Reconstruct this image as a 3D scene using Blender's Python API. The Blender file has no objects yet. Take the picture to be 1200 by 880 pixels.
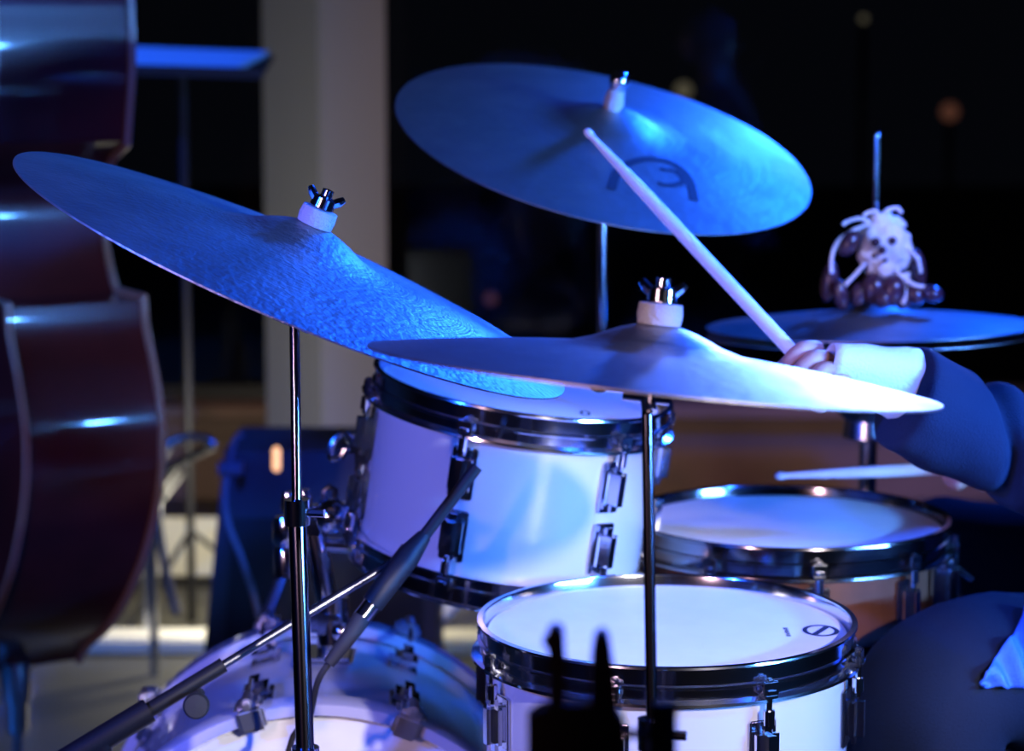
import bpy, bmesh, math, random
from mathutils import Vector, Matrix, noise
random.seed(7)
S = bpy.context.scene
V = Vector
PI = math.pi
# ------------------------------------------------------------ camera
F = 2850.0
CAM = V((0, 0, 1.22))
PITCH = math.radians(7.575)
cd = bpy.data.cameras.new('camera'); cam = bpy.data.objects.new('camera', cd)
S.collection.objects.link(cam); S.camera = cam
cam.location = CAM; cam.rotation_euler = (PI/2 - PITCH, 0, 0)
cd.sensor_width = 36; cd.lens = F/1200*36; cd.clip_start = .05; cd.clip_end = 100
cd.dof.use_dof = True; cd.dof.focus_distance = 2.15; cd.dof.aperture_fstop = 5.0
FWD = V((0, math.cos(PITCH), -math.sin(PITCH))); UP = V((0, math.sin(PITCH), math.cos(PITCH))); RT = V((1, 0, 0))
def at(px, py, d):
    return CAM + d*(FWD + RT*((px-600)/F) + UP*((440-py)/F))
# ------------------------------------------------------------ world, lights, exposure
S.view_settings.view_transform = 'Standard'; S.view_settings.look = 'None'
S.view_settings.exposure = 0; S.view_settings.gamma = 1
W = bpy.data.worlds.new('night'); S.world = W; W.use_nodes = True
W.node_tree.nodes['Background'].inputs[0].default_value = (.003, .0035, .006, 1)
W.node_tree.nodes['Background'].inputs[1].default_value = .5
def lamp(name, kind, loc, aim, color, power, size=.1, angle=60, blend=.4):
    l = bpy.data.lights.new(name, kind); o = bpy.data.objects.new(name, l); S.collection.objects.link(o)
    l.color = color; l.energy = power
    if kind == 'SPOT': l.shadow_soft_size = size; l.spot_size = math.radians(angle); l.spot_blend = blend
    if kind == 'AREA': l.shape = 'DISK'; l.size = size
    if kind == 'POINT': l.shadow_soft_size = size
    o.location = loc
    o.rotation_euler = (V(aim)-V(loc)).to_track_quat('-Z', 'Y').to_euler()
    return o
BLUE = (.012, .1, 1)
lamp('blue_stage_spot', 'SPOT', (2.3, .5, 2.35), (.1, 2.6, .8), BLUE, 820, .07, 44, .5)
lamp('white_profile_spot', 'SPOT', (1.0, .0, 1.6), (.12, 2.25, .48), (1, .9, .96), 350, .035, 21, .4)
lamp('white_rattle_fill', 'SPOT', (1.7, .7, 2.3), (.46, 3.05, .99), (.8, .86, 1), 160, .03, 5.5, .4)  # added fill that whitens the rattle, no known source
lamp('white_cuff_fill', 'SPOT', (1.5, .2, 2.4), (.36, 2.41, .94), (1, .82, .86), 90, .03, 5, .6)  # added fill aimed at the shirt cuff to make it whiter
lamp('blue_back_spot', 'SPOT', (2.0, 5.1, 2.9), (.45, 2.65, .9), (.006, .09, 1), 900, .2, 26, .5)
lamp('blue_left_fill', 'SPOT', (-2.2, .3, 2.0), (-.1, 2.6, .42), BLUE, 600, .05, 27, .4)  # fill added to bring more blue onto the rack tom shell
lamp('blue_desk_fill', 'SPOT', (-2.6, 3.2, 2.9), (-.7, 5.0, 1.2), BLUE, 700, .05, 14, .5)  # invented light, only there to brighten the sheet music
lamp('blue_crash_fill', 'SPOT', (.9, 5.3, 1.72), (.02, 1.85, .96), BLUE, 330, .08, 13, .6)  # extra light put in to turn the crash cymbal bluer
lamp('white_back_spot', 'SPOT', (1.0, 5.2, 1.65), (.30, 1.85, .95), (.55, .72, 1), 90, .08, 9, .8)
lamp('rose_stage_spot', 'SPOT', (-1.35, .0, 1.35), (.0, 2.6, .72), (1, .6, .72), 95, .05, 40, .5)
bar = lamp('blue_led_bar', 'AREA', (2.1, 1.3, 1.05), (-.6, 3.4, .85), (.09, .32, 1), 22)
bar.data.shape = 'RECTANGLE'; bar.data.size = 1.0; bar.data.size_y = .05; bar.data.spread = math.radians(50)
lamp('blue_floor_fill', 'SPOT', (-2.6, 2.0, 2.8), (-.95, 3.8, .1), (.01, .17, 1), 500, .1, 36, .7)  # added to tint the floor and the foot of the bass blue
lamp('amber_wall_fill', 'SPOT', (1.9, 4.3, 2.9), (.5, 6.5, .1), (1, .6, .55), 75, .1, 62, .8)  # added fill that lifts the dark low back wall
lamp('warm_floor_lamp', 'POINT', (-.52, 4.85, .38), (0, 0, 0), (1, .92, .72), 15, .05)
# ------------------------------------------------------------ materials
def mat(name, col, rough=.5, metal=0, coat=0, bump=0, bscale=50, var=0, vscale=8, emit=None, estr=0, aniso=0, spec=.5, coatr=.05, stretch=None, col2=None, sheen=0):
    m = bpy.data.materials.new(name); m.use_nodes = True; n = m.node_tree.nodes; L = m.node_tree.links
    p = n['Principled BSDF']; p.inputs['Base Color'].default_value = (*col, 1); p.inputs['Roughness'].default_value = rough
    p.inputs['Metallic'].default_value = metal; p.inputs['Coat Weight'].default_value = coat; p.inputs['Coat Roughness'].default_value = coatr
    p.inputs['Specular IOR Level'].default_value = spec; p.inputs['Sheen Weight'].default_value = sheen
    if aniso: p.inputs['Anisotropic'].default_value = aniso
    if emit: p.inputs['Emission Color'].default_value = (*emit, 1); p.inputs['Emission Strength'].default_value = estr
    tc = n.new('ShaderNodeTexCoord'); mp = n.new('ShaderNodeMapping'); L.new(tc.outputs['Object'], mp.inputs[0])
    if stretch: mp.inputs['Scale'].default_value = stretch
    if bump:
        t = n.new('ShaderNodeTexNoise'); t.inputs['Scale'].default_value = bscale; t.inputs['Detail'].default_value = 3; L.new(mp.outputs[0], t.inputs[0])
        b = n.new('ShaderNodeBump'); b.inputs['Strength'].default_value = bump; b.inputs['Distance'].default_value = .01
        L.new(t.outputs[0], b.inputs['Height']); L.new(b.outputs[0], p.inputs['Normal'])
    if var:
        t = n.new('ShaderNodeTexNoise'); t.inputs['Scale'].default_value = vscale; t.inputs['Detail'].default_value = 5; L.new(mp.outputs[0], t.inputs[0])
        r = n.new('ShaderNodeValToRGB'); r.color_ramp.elements[0].position = .35; r.color_ramp.elements[1].position = .65
        c2 = col2 or tuple(c*(1-var) for c in col)
        r.color_ramp.elements[0].color = (*c2, 1); r.color_ramp.elements[1].color = (*col, 1)
        L.new(t.outputs[0], r.inputs[0]); L.new(r.outputs[0], p.inputs['Base Color'])
    return m
def cymbal_mat(name, col, rough, hammer, spots):
    m = bpy.data.materials.new(name); m.use_nodes = True; n = m.node_tree.nodes; L = m.node_tree.links
    p = n['Principled BSDF']; p.inputs['Metallic'].default_value = 1; p.inputs['Roughness'].default_value = rough
    tc = n.new('ShaderNodeTexCoord')
    ln = n.new('ShaderNodeVectorMath'); ln.operation = 'LENGTH'; L.new(tc.outputs['Object'], ln.inputs[0])
    gr = n.new('ShaderNodeTexNoise'); gr.noise_dimensions = '1D'; gr.inputs['Scale'].default_value = 420; gr.inputs['Detail'].default_value = 2
    L.new(ln.outputs['Value'], gr.inputs['W'])
    vo = n.new('ShaderNodeTexNoise'); vo.inputs['Scale'].default_value = 75 if hammer < 3 else 130; vo.inputs['Detail'].default_value = 2; L.new(tc.outputs['Object'], vo.inputs[0])
    ad = n.new('ShaderNodeMath'); ad.operation = 'MULTIPLY_ADD'; L.new(vo.outputs[0], ad.inputs[0]); ad.inputs[1].default_value = hammer; L.new(gr.outputs[0], ad.inputs[2])
    b = n.new('ShaderNodeBump'); b.inputs['Strength'].default_value = .35 if hammer < 3 else .6; b.inputs['Distance'].default_value = .0012 if hammer < 3 else .0006
    L.new(ad.outputs[0], b.inputs['Height']); L.new(b.outputs[0], p.inputs['Normal'])
    s = n.new('ShaderNodeTexNoise'); s.inputs['Scale'].default_value = 9; s.inputs['Detail'].default_value = 6; L.new(tc.outputs['Object'], s.inputs[0])
    r = n.new('ShaderNodeValToRGB'); r.color_ramp.elements[0].position = .38; r.color_ramp.elements[1].position = .62
    r.color_ramp.elements[0].color = (*[c*spots for c in col], 1); r.color_ramp.elements[1].color = (*col, 1)
    L.new(s.outputs[0], r.inputs[0]); L.new(r.outputs[0], p.inputs['Base Color'])
    mr = n.new('ShaderNodeMapRange'); L.new(s.outputs[0], mr.inputs[0]); mr.inputs['To Min'].default_value = rough+.12; mr.inputs['To Max'].default_value = rough-.05
    L.new(mr.outputs[0], p.inputs['Roughness'])
    return m
M_chrome = mat('chrome', (.8, .82, .88), .11, 1)
M_dchr = mat('black_chrome', (.22, .21, .23), .13, 1)
M_satin = mat('satin_chrome', (.8, .82, .88), .3, 1)
M_steel = mat('brushed_steel', (.45, .47, .52), .25, 1)
M_black = mat('black_paint', (.010, .010, .013), .5, spec=.25)
M_rubber = mat('black_rubber', (.012, .012, .013), .75)
M_cym = cymbal_mat('cymbal_bronze', (.46, .44, .4), .42, 1.6, .7)
M_ham = cymbal_mat('hammered_bronze', (.46, .44, .4), .48, 5.0, .65)
M_print = mat('black_print', (.01, .012, .02), .6)
M_head = mat('white_drumhead', (.8, .82, .84), .38, bump=.05, bscale=400, var=.05, vscale=25)
M_white = mat('white_lacquer', (.39, .39, .42), .22, coat=.8)
M_wood = mat('snare_wood', (.14, .046, .022), .5, coat=.1, spec=.2, var=.5, vscale=12, stretch=(1, 1, .3))
M_felt = mat('grey_felt', (.4, .4, .44), .95, bump=.3, bscale=300)
M_stick = mat('maple_stick', (.85, .76, .68), .45, var=.1, vscale=30)
M_varn = mat('red_varnish', (.085, .010, .008), .3, coat=1, coatr=.06, var=.45, vscale=5, spec=.15)
M_edge = mat('worn_edge', (.28, .14, .08), .4, coat=.4)
M_eb = mat('ebony', (.015, .012, .012), .3)
M_string = mat('string_steel', (.5, .5, .5), .3, 1)
M_amp = mat('blue_vinyl', (.035, .045, .085), .6, bump=.3, bscale=250)
M_grill = mat('grille_cloth', (.02, .025, .045), .8, bump=.4, bscale=500)
M_amber = mat('amber_lens', (1, .5, .2), .4, emit=(1, .5, .22), estr=1.7)
M_cream = mat('cream_paint', (.78, .74, .6), .5, var=.1, vscale=6)
M_col = mat('column_plaster', (.38, .38, .4), .8, bump=.1, bscale=60)
M_floor = mat('floor_vinyl', (.085, .083, .068), .42, var=.3, vscale=2.5, bump=.03, bscale=80)
M_sill = mat('brown_sill_panel', (.34, .22, .17), .7, var=.35, vscale=2.2)
M_wall = mat('dark_wall_paint', (.035, .035, .04), .8, var=.2, vscale=3)
M_frame = mat('window_frame_paint', (.02, .02, .024), .5)
M_paper = mat('paper', (.8, .8, .8), .7)
M_suit = mat('black_suit_cloth', (.014, .022, .052), .85, bump=.3, bscale=600, spec=.1)
M_trous = mat('navy_trouser_cloth', (.008, .011, .022), .85, bump=.3, bscale=600, spec=.1, var=.25, vscale=10)
M_shirt = mat('white_shirt_cloth', (.78, .78, .8), .75, bump=.2, bscale=300)
M_skin = mat('skin', (.55, .27, .19), .5, var=.15, vscale=30)
M_hair = mat('dark_hair', (.02, .014, .01), .6, bump=.5, bscale=120, stretch=(1, 1, .2))
M_shoe = mat('shoe_leather', (.012, .012, .012), .3)
M_pod = mat('seed_pod', (.07, .03, .045), .25, coat=.6, var=.4, vscale=60)
M_shell = mat('white_shell', (.85, .83, .78), .4, bump=.4, bscale=90)
M_head2 = mat('dark_walnut', (.03, .016, .012), .5, var=.4, vscale=20)
M_soil = mat('night_ground', (.02, .022, .018), .9)
M_leaf = mat('dark_leaf', (.03, .045, .02), .6)
M_eye = mat('eye_white', (.75, .75, .75), .2)
M_lip = mat('lip', (.4, .14, .12), .5)
def glass():
    m = bpy.data.materials.new('window_glass'); m.use_nodes = True; n = m.node_tree.nodes; L = m.node_tree.links; n.clear()
    o = n.new('ShaderNodeOutputMaterial'); mx = n.new('ShaderNodeMixShader'); t = n.new('ShaderNodeBsdfTransparent'); g = n.new('ShaderNodeBsdfGlossy'); f = n.new('ShaderNodeFresnel')
    g.inputs['Roughness'].default_value = .04; f.inputs[0].default_value = 1.5; t.inputs[0].default_value = (.85, .88, .9, 1)
    L.new(f.outputs[0], mx.inputs[0]); L.new(t.outputs[0], mx.inputs[1]); L.new(g.outputs[0], mx.inputs[2]); L.new(mx.outputs[0], o.inputs[0]); return m
M_glass = glass()
# ------------------------------------------------------------ mesh helpers
I4 = Matrix.Identity(4)
class MB:
    def __init__(s): s.v = []; s.f = []
    def add(s, vs, fs, M=I4):
        k = len(s.v); s.v += [M @ V(v) for v in vs]; s.f += [tuple(i+k for i in f) for f in fs]; return s
    def box(s, c, sz, M=I4, bev=0):
        bm = bmesh.new(); bmesh.ops.create_cube(bm, size=1)
        for v in bm.verts: v.co = V((v.co.x*sz[0], v.co.y*sz[1], v.co.z*sz[2]))
        if bev: bmesh.ops.bevel(bm, geom=bm.edges[:], offset=bev, segments=2, affect='EDGES')
        bm.verts.index_update(); s.add([v.co + V(c) for v in bm.verts], [[v.index for v in f.verts] for f in bm.faces], M); bm.free(); return s
    def lathe(s, prof, M=I4, n=64, closed=False):
        vs = []; fs = []; m = len(prof)
        for i in range(n):
            a = 2*PI*i/n; c, q = math.cos(a), math.sin(a)
            vs += [(r*c, r*q, z) for r, z in prof]
        for i in range(n):
            j = (i+1) % n
            for k in range(m if closed else m-1):
                l = (k+1) % m
                fs.append((i*m+k, j*m+k, j*m+l, i*m+l))
        if not closed:
            if prof[0][0] > 1e-6: fs.append(tuple(i*m for i in range(n))[::-1])
            if prof[-1][0] > 1e-6: fs.append(tuple(i*m+m-1 for i in range(n)))
        return s.add(vs, fs, M)
    def tube(s, pts, rad, n=12, M=I4, caps=True):
        pts = [V(p) for p in pts]; rad = rad if isinstance(rad, (list, tuple)) else [rad]*len(pts)
        vs = []; fs = []; ref = None
        for i, p in enumerate(pts):
            t = (pts[min(i+1, len(pts)-1)]-pts[max(i-1, 0)]).normalized()
            if ref is None: ref = t.orthogonal().normalized()
            ref = (ref - t*ref.dot(t)).normalized(); b = t.cross(ref)
            vs += [p+rad[i]*(math.cos(2*PI*k/n)*ref+math.sin(2*PI*k/n)*b) for k in range(n)]
        for i in range(len(pts)-1):
            for k in range(n):
                l = (k+1) % n; fs.append((i*n+k, i*n+l, (i+1)*n+l, (i+1)*n+k))
        if caps: fs += [tuple(range(n))[::-1], tuple(range((len(pts)-1)*n, len(pts)*n))]
        return s.add(vs, fs, M)
    def ball(s, c, r, M=I4, n=16, m=10):
        r = r if isinstance(r, (list, tuple)) else (r, r, r); vs = [(0, 0, -1)]; fs = []
        for j in range(1, m):
            a = -PI/2+PI*j/m
            vs += [(math.cos(a)*math.cos(2*PI*i/n), math.cos(a)*math.sin(2*PI*i/n), math.sin(a)) for i in range(n)]
        vs.append((0, 0, 1)); e = len(vs)-1
        for i in range(n):
            k = (i+1) % n; fs.append((0, 1+k, 1+i)); fs.append((e, 1+(m-2)*n+i, 1+(m-2)*n+k))
            for j in range(m-2): fs.append((1+j*n+i, 1+j*n+k, 1+(j+1)*n+k, 1+(j+1)*n+i))
        return s.add([(V((v[0]*r[0], v[1]*r[1], v[2]*r[2]))+V(c)) for v in vs], fs, M)
    def prism(s, poly, z0, z1, M=I4):
        n = len(poly); vs = [(x, y, z0) for x, y in poly]+[(x, y, z1) for x, y in poly]
        fs = [tuple(range(n))[::-1], tuple(range(n, 2*n))]+[(i, (i+1) % n, n+(i+1) % n, n+i) for i in range(n)]
        return s.add(vs, fs, M)
WM = {}
def link(o, parent, Mw):
    S.collection.objects.link(o)
    if parent is not None: o.parent = parent; o.matrix_basis = WM[parent.name].inverted() @ Mw
    else: o.matrix_basis = Mw
    WM[o.name] = Mw.copy(); return o
def obj(name, mb, m, parent=None, Mw=None, world=True, sharp=35, label=None):
    """mb in world coordinates; the mesh is re-expressed in Mw (default: the parent's frame)."""
    if Mw is None: Mw = WM[parent.name].copy() if parent is not None else I4
    inv = Mw.inverted() if world else I4
    me = bpy.data.meshes.new(name); me.from_pydata([inv @ v for v in mb.v], [], mb.f)
    me.materials.append(m); me.polygons.foreach_set('use_smooth', [True]*len(me.polygons))
    bm = bmesh.new(); bm.from_mesh(me); bmesh.ops.recalc_face_normals(bm, faces=bm.faces); bm.to_mesh(me); bm.free()
    me.set_sharp_from_angle(angle=math.radians(sharp)); me.update()
    o = bpy.data.objects.new(name, me); link(o, parent, Mw)
    if label: o['label'] = label
    return o
def dup(o, parent, Mw):
    c = o.copy(); c.parent = None; link(c, parent, Mw)
    return c
def thing(name, label, cat, M=I4, group=None):
    o = bpy.data.objects.new(name, None); o.empty_display_size = .05
    if isinstance(M, (Vector, tuple)): M = Matrix.Translation(V(M))
    link(o, None, M); o['label'] = label; o['category'] = cat
    if group: o['group'] = group
    return o
def tag(o, label, cat, group=None):
    o['label'] = label; o['category'] = cat
    if group: o['group'] = group
    return o
def struct(name, mb, m, parent=None):
    o = obj(name, mb, m, parent)
    if parent is None: o['kind'] = 'structure'
    return o
def frame(c, x, z):
    z = V(z).normalized(); x = V(x); x = (x - z*x.dot(z)).normalized(); y = z.cross(x)
    return Matrix(((x.x, y.x, z.x, c[0]), (x.y, y.y, z.y, c[1]), (x.z, y.z, z.z, c[2]), (0, 0, 0, 1)))
def disc(px, py, d, ang, ratio):
    """frame of a round thing whose tilt gives it the photographed ellipse"""
    c = at(px, py, d); v = (CAM-c).normalized(); r = (RT - v*RT.dot(v)).normalized(); u = v.cross(r)
    a = math.radians(ang); maj = math.cos(a)*r - math.sin(a)*u; up = math.sin(a)*r+math.cos(a)*u
    return frame(c, maj, ratio*v+math.sqrt(1-ratio*ratio)*up)
def T(x, y, z): return Matrix.Translation((x, y, z))
def RZ(a): return Matrix.Rotation(a, 4, 'Z')
def arc(p0, p1, p2, n=8):
    p0, p1, p2 = V(p0), V(p1), V(p2)
    return [(1-t)**2*p0+2*t*(1-t)*p1+t*t*p2 for t in [i/n for i in range(n+1)]]
def spline(pts, n=6):
    pts = [V(p) for p in pts]; q = [pts[0]]+pts+[pts[-1]]; out = []
    for i in range(1, len(q)-2):
        for k in range(n):
            t = k/n; a, b, c, d = q[i-1], q[i], q[i+1], q[i+2]
            out.append(.5*((2*b)+(c-a)*t+(2*a-5*b+4*c-d)*t*t+(3*b-a-3*c+d)*t**3))
    return out+[pts[-1]]

# ============================================================ SETTING
YB = 6.6
struct('floor', MB().box((0, 2.3, -.05), (8, 8.6, .1)), M_floor)
struct('ceiling', MB().box((0, 2.3, 3.25), (8, 8.6, .1)), M_wall)
struct('wall_left', MB().box((-4.05, 2.3, 1.6), (.1, 8.6, 3.2)), M_wall)
struct('wall_right', MB().box((4.05, 2.3, 1.6), (.1, 8.6, 3.2)), M_wall)
struct('wall_front', MB().box((0, -2.05, 1.6), (8, .1, 3.2)), M_wall)
wb = struct('wall_back', MB().box((0, YB+.1, .11), (8, .2, .22)), M_sill)
obj('sill', MB().box((0, YB+.07, .25), (8, .3, .03), bev=.005), M_sill, wb)
struct('trim_1', MB().box((0, YB+.1, 2.95), (8, .2, .5)), M_wall)
for i, (x0, x1) in enumerate(((-4, -.55), (-.55, 4))):
    fr = MB()
    for x in (x0+.02, x1-.02): fr.box((x, YB+.1, 1.485), (.04, .06, 2.43))
    for z in (.285, 2.685): fr.box(((x0+x1)/2, YB+.1, z), (x1-x0-.08, .06, .04))
    w = struct('window_%d' % (i+1), fr, M_frame)
    obj('pane', MB().box(((x0+x1)/2, YB+.1, 1.485), (x1-x0-.08, .012, 2.36)), M_glass, w)
# column: square pier set cornerwise
cc = at(382, 300, 6.1); cx, cy = cc.x, cc.y
RC = Matrix.Translation((cx, cy, 0)) @ RZ(math.radians(46))
struct('column', MB().box((0, 0, 1.6), (.222, .222, 3.2), RC, bev=.006), M_col)
# outside
struct('ground_outside', MB().box((0, 17, -.3), (40, 20, .1)), M_soil)

# ============================================================ DRUMS
def cymz(R, bell, bh, bow):
    def z(r):
        t = min(r/R, 1); s = bow*(1-t**1.7)
        q = r/(bell*1.25)
        if q < 1: s += bh*(1-q*q)**1.35
        return s
    return z
def cym_mesh(R, bell, bh, bow, th=.0015, n=96):
    z = cymz(R, bell, bh, bow)
    rs = [.0065, .012, .02, .03, .04, bell*.85, bell*.93, bell*.98, bell]+[bell+(R-bell)*k/9 for k in range(1, 10)]
    rs = sorted(set(rs))
    return MB().lathe([(r, z(r)) for r in rs]+[(r, z(r)-th) for r in reversed(rs)], n=n, closed=True), z
def cymbal(name, label, M, R, m, group=None, bell=.052, bh=.016, bow=.024):
    mb, z = cym_mesh(R, bell, bh, bow)
    o = obj(name, mb, m, None, M, world=False, sharp=50); tag(o, label, 'cymbal', group)
    return o, z
def hexnut(r, h): return [(r*math.cos(PI/3*k), r*math.sin(PI/3*k)) for k in range(6)]

def hoop_prof(R):
    return [(R+.002, -.002), (R+.003, .0), (R+.0085, -.0002), (R+.009, -.0022), (R+.0055, -.004), (R+.0055, -.017), (R+.0085, -.0185), (R+.0085, -.0205), (R+.0058, -.022), (R+.0058, -.031), (R+.014, -.033), (R+.0145, -.0355), (R+.003, -.0345)]
def lug_mesh():
    mb = MB().box((.010, 0, 0), (.02, .024, .05), bev=.008)
    mb.lathe([(0, .016), (.0055, .0155), (.0055, .002), (0, .002)], T(.013, 0, .024), 12)
    mb.box((.002, 0, 0), (.004, .028, .056), bev=.0015)
    return mb
def rod_mesh(L):
    mb = MB().tube([(0, 0, -.026), (0, 0, -L)], .0028, 8)
    mb.box((0, 0, -.022), (.0065, .0065, .011), bev=.0012); mb.lathe([(0, -.027), (.0068, -.027), (.0068, -.03), (0, -.03)], n=12)
    mb.box((-.004, 0, -.033), (.018, .014, .004), bev=.001); mb.box((.002, 0, -.026), (.004, .016, .014), bev=.001)
    return mb
def drum(t, M, R, H, m_shell, m_hoop, nl=6, phase=0, lz=.095, bottom=True, mh=M_head, vent=None):
    """shell, heads, hoops, lugs and tension rods, in the frame M (rim plane z=0)"""
    obj('shell', MB().lathe([(R, -.022), (R, -H+.022), (R-.007, -H+.02), (R-.007, -.02)], closed=True, n=96), m_shell, t, M, world=False)
    hp = hoop_prof(R)
    obj('drumhead', MB().lathe([(0, -.0105), (R-.012, -.0105), (R-.002, -.0115), (R+.0015, -.018), (R+.0015, -.021), (R-.006, -.0195), (0, -.0115)], n=96), mh, t, M, world=False)
    obj('hoop', MB().lathe(hp, n=96, closed=True), m_hoop, t, M, world=False)
    if bottom:
        obj('hoop', MB().lathe([(r, -H-z) for r, z in hp], n=96, closed=True), m_hoop, t, M, world=False)
        obj('bottom_head', MB().lathe([(0, -H+.012), (R-.002, -H+.012), (R+.0015, -H+.02), (R-.006, -H+.021), (0, -H+.014)], n=64), mh, t, M, world=False)
    l0 = r0 = None
    for k in range(nl):
        A = M @ RZ(phase+2*PI*k/nl)
        ends = [(A, 0)]
        if bottom: ends.append((A @ T(0, 0, -H) @ Matrix.Rotation(PI, 4, 'X'), 1))
        for B, e in ends:
            Lm = B @ T(R, 0, -lz); Rm = B @ T(R+.013, 0, .003)
            if l0 is None:
                l0 = obj('lug', lug_mesh(), M_chrome, t, Lm, world=False); r0 = obj('tension_rod', rod_mesh(lz-.018), M_chrome, t, Rm, world=False)
            else: dup(l0, t, Lm); dup(r0, t, Rm)
def on_floor(p): return V((p[0], p[1], 0))

# ---- floor tom
M = frame(at(781, 723, 2.35), RT, (-.003, -.02, 1))
ft_c = M.translation.copy()
t = thing('floor_tom', 'white lacquered floor tom with a bright white head and chrome hoop in the foreground', 'drum', on_floor(ft_c))
HF = .36
drum(t, M, .1745, HF, M_white, M_chrome, 8, math.radians(-64), lz=.083)
for k in range(3):
    a = math.radians(-150+120*k); A = M @ RZ(a)
    obj('leg_bracket', MB().box((.185, 0, -.24), (.024, .035, .06), A, bev=.006), M_chrome, t)
    zb = ft_c.z
    obj('leg', MB().tube([A @ V((.192, 0, -.14)), A @ V((.192, 0, -.5)), A @ V((.205, 0, -zb+.03))], .0055, 10), M_chrome, t)
    obj('leg_foot', MB().tube([A @ V((.203, 0, -zb+.045)), A @ V((.206, 0, -zb+.0))], .011, 12), M_rubber, t)
def ring_print(mb, cx, cy, a, b, w, z, n=28, t0=0, t1=2*PI, rot=0):
    vs = []; fs = []; full = abs(t1-t0-2*PI) < 1e-6
    for i in range(n+1):
        tt = t0+(t1-t0)*i/n
        for s in (0, 1):
            x, y = (a-s*w)*math.cos(tt), (b-s*w)*math.sin(tt)
            X = cx+x*math.cos(rot)-y*math.sin(rot); Y = cy+x*math.sin(rot)+y*math.cos(rot)
            vs.append((X, Y, z(math.hypot(X, Y)) if callable(z) else z))
    for i in range(n): fs.append((2*i, 2*i+1, 2*i+3, 2*i+2))
    mb.add(vs, fs); return mb
mb = MB(); ring_print(mb, .1475, -.014, .0175, .0215, .0045, -.0101)
mb.add([(.137, -.027, -.0101), (.143, -.029, -.0101), (.158, -.001, -.0101), (.152, .001, -.0101)], [(0, 1, 2, 3)])
for k in range(5):
    mb.box((.1145+.0004*(k % 2), -.033+.0068*k, -.0101), (.0042-.001*(k % 2), .004, .0002))
obj('printed_logo', mb, M_print, t, M, world=False)

# ---- rack tom
M_rt = disc(614, 447, 2.68, 8.5, .2)
t = thing('rack_tom', 'white rack tom tilted in its mount above the bass drum, cymbals overhanging its head', 'drum', M_rt.translation)
drum(t, M_rt, .158, .218, M_white, M_chrome, 6, math.radians(-108), lz=.075)
0 and obj('badge', MB().lathe([(0, .001), (.013, .001), (.014, 0), (.014, -.002), (0, -.002)], M_rt @ RZ(math.radians(-80)) @ T(.1585, 0, -.11) @ Matrix.Rotation(PI/2, 4, 'Y'), 24), M_steel, t)
mb = MB(); ring_print(mb, .07, -.07, .006, .012, .003, -.0101); obj('printed_logo', mb, M_print, t, M_rt, world=False)

# ---- snare drum
M_sn = frame(at(923, 603, 2.8), RT, (0.0, -.01, 1))
t = thing('snare_drum', 'wooden snare drum with dark chrome hoops standing behind the floor tom', 'drum', on_floor(M_sn.translation))
sn_c = M_sn.translation.copy()
drum(t, M_sn, .1775, .145, M_wood, M_dchr, 10, math.radians(-86), lz=.0725)
mb = MB(); A = M_sn @ RZ(math.radians(-30))
mb.box((.19, 0, -.07), (.024, .03, .07), A, bev=.005); mb.tube([A @ V((.205, 0, -.04)), A @ V((.215, .02, -.055))], .004, 8); mb.lathe([(0, .006), (.01, .006), (.01, -.006), (0, -.006)], A @ T(.2, 0, -.115), 16)
obj('strainer', mb, M_chrome, t)
# snare stand
ss = thing('snare_stand', 'chrome tripod stand cradling the wooden snare drum', 'stand', on_floor(sn_c))
bz = sn_c.z-.145
obj('tube', MB().tube([(sn_c.x, sn_c.y, .16), (sn_c.x, sn_c.y, bz-.06)], .011), M_chrome, ss)
for k in range(3):
    a = 2*PI*k/3+.6; c, s_ = math.cos(a), math.sin(a)
    obj('basket_arm', MB().tube([(sn_c.x, sn_c.y, bz-.07), (sn_c.x+.14*c, sn_c.y+.14*s_, bz-.025), (sn_c.x+.196*c, sn_c.y+.196*s_, bz-.006), (sn_c.x+.2*c, sn_c.y+.2*s_, bz+.012)], .006, 8), M_chrome, ss)
    obj('leg', MB().tube([(sn_c.x, sn_c.y, .2), (sn_c.x+.22*c, sn_c.y+.22*s_, .012)], .008, 8), M_chrome, ss)

# ---- bass drum : axis towards the camera
bf = at(372, 1108, 2.6); bdR = .255
bc = V((bf.x, bf.y, .272))
MBD = frame(bc, RT, V((.05, -1, 0)))       # local z = out of the front head
t = thing('bass_drum', 'white bass drum lying on its side with chrome claws and pale hoops', 'drum', on_floor(bc))
DB = .37
obj('shell', MB().lathe([(bdR, -.01), (bdR, -DB+.01), (bdR-.008, -DB+.01), (bdR-.008, -.01)], closed=True, n=96), M_white, t, MBD, world=False)
obj('front_head', MB().lathe([(0, -.004), (bdR-.02, -.004), (bdR-.004, -.001), (bdR+.001, -.006), (bdR+.001, -.016), (bdR-.004, -.016), (0, -.006)], n=96), M_head, t, MBD, world=False)
obj('batter_head', MB().lathe([(0, -DB+.004), (bdR-.002, -DB+.004), (bdR+.001, -DB+.016), (0, -DB+.006)], n=64), M_head, t, MBD, world=False)
hb = [(bdR+.002, .012), (bdR+.003, .014), (bdR+.014, .014), (bdR+.015, .012), (bdR+.015, -.025), (bdR+.002, -.025)]
M_hoopw = mat('pale_hoop_lacquer', (.42, .42, .5), .25, coat=.8)
for zf in (lambda z: z, lambda z: -DB-z):
    obj('hoop', MB().lathe([(r, zf(z)) for r, z in hb], n=96, closed=True), M_hoopw, t, MBD, world=False)
cl = MB().box((.008, 0, .0175), (.026, .030, .008), bev=.0038).box((.0215, 0, .002), (.010, .032, .036), bev=.0045).tube([(.0265, 0, -.012), (.0265, 0, .022)], .0065, 14)
cl.box((.0265, 0, .027), (.0075, .0075, .01), bev=.001)
cr = MB().tube([(.0, 0, 0), (0, 0, -.075)], .0032, 8)
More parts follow.
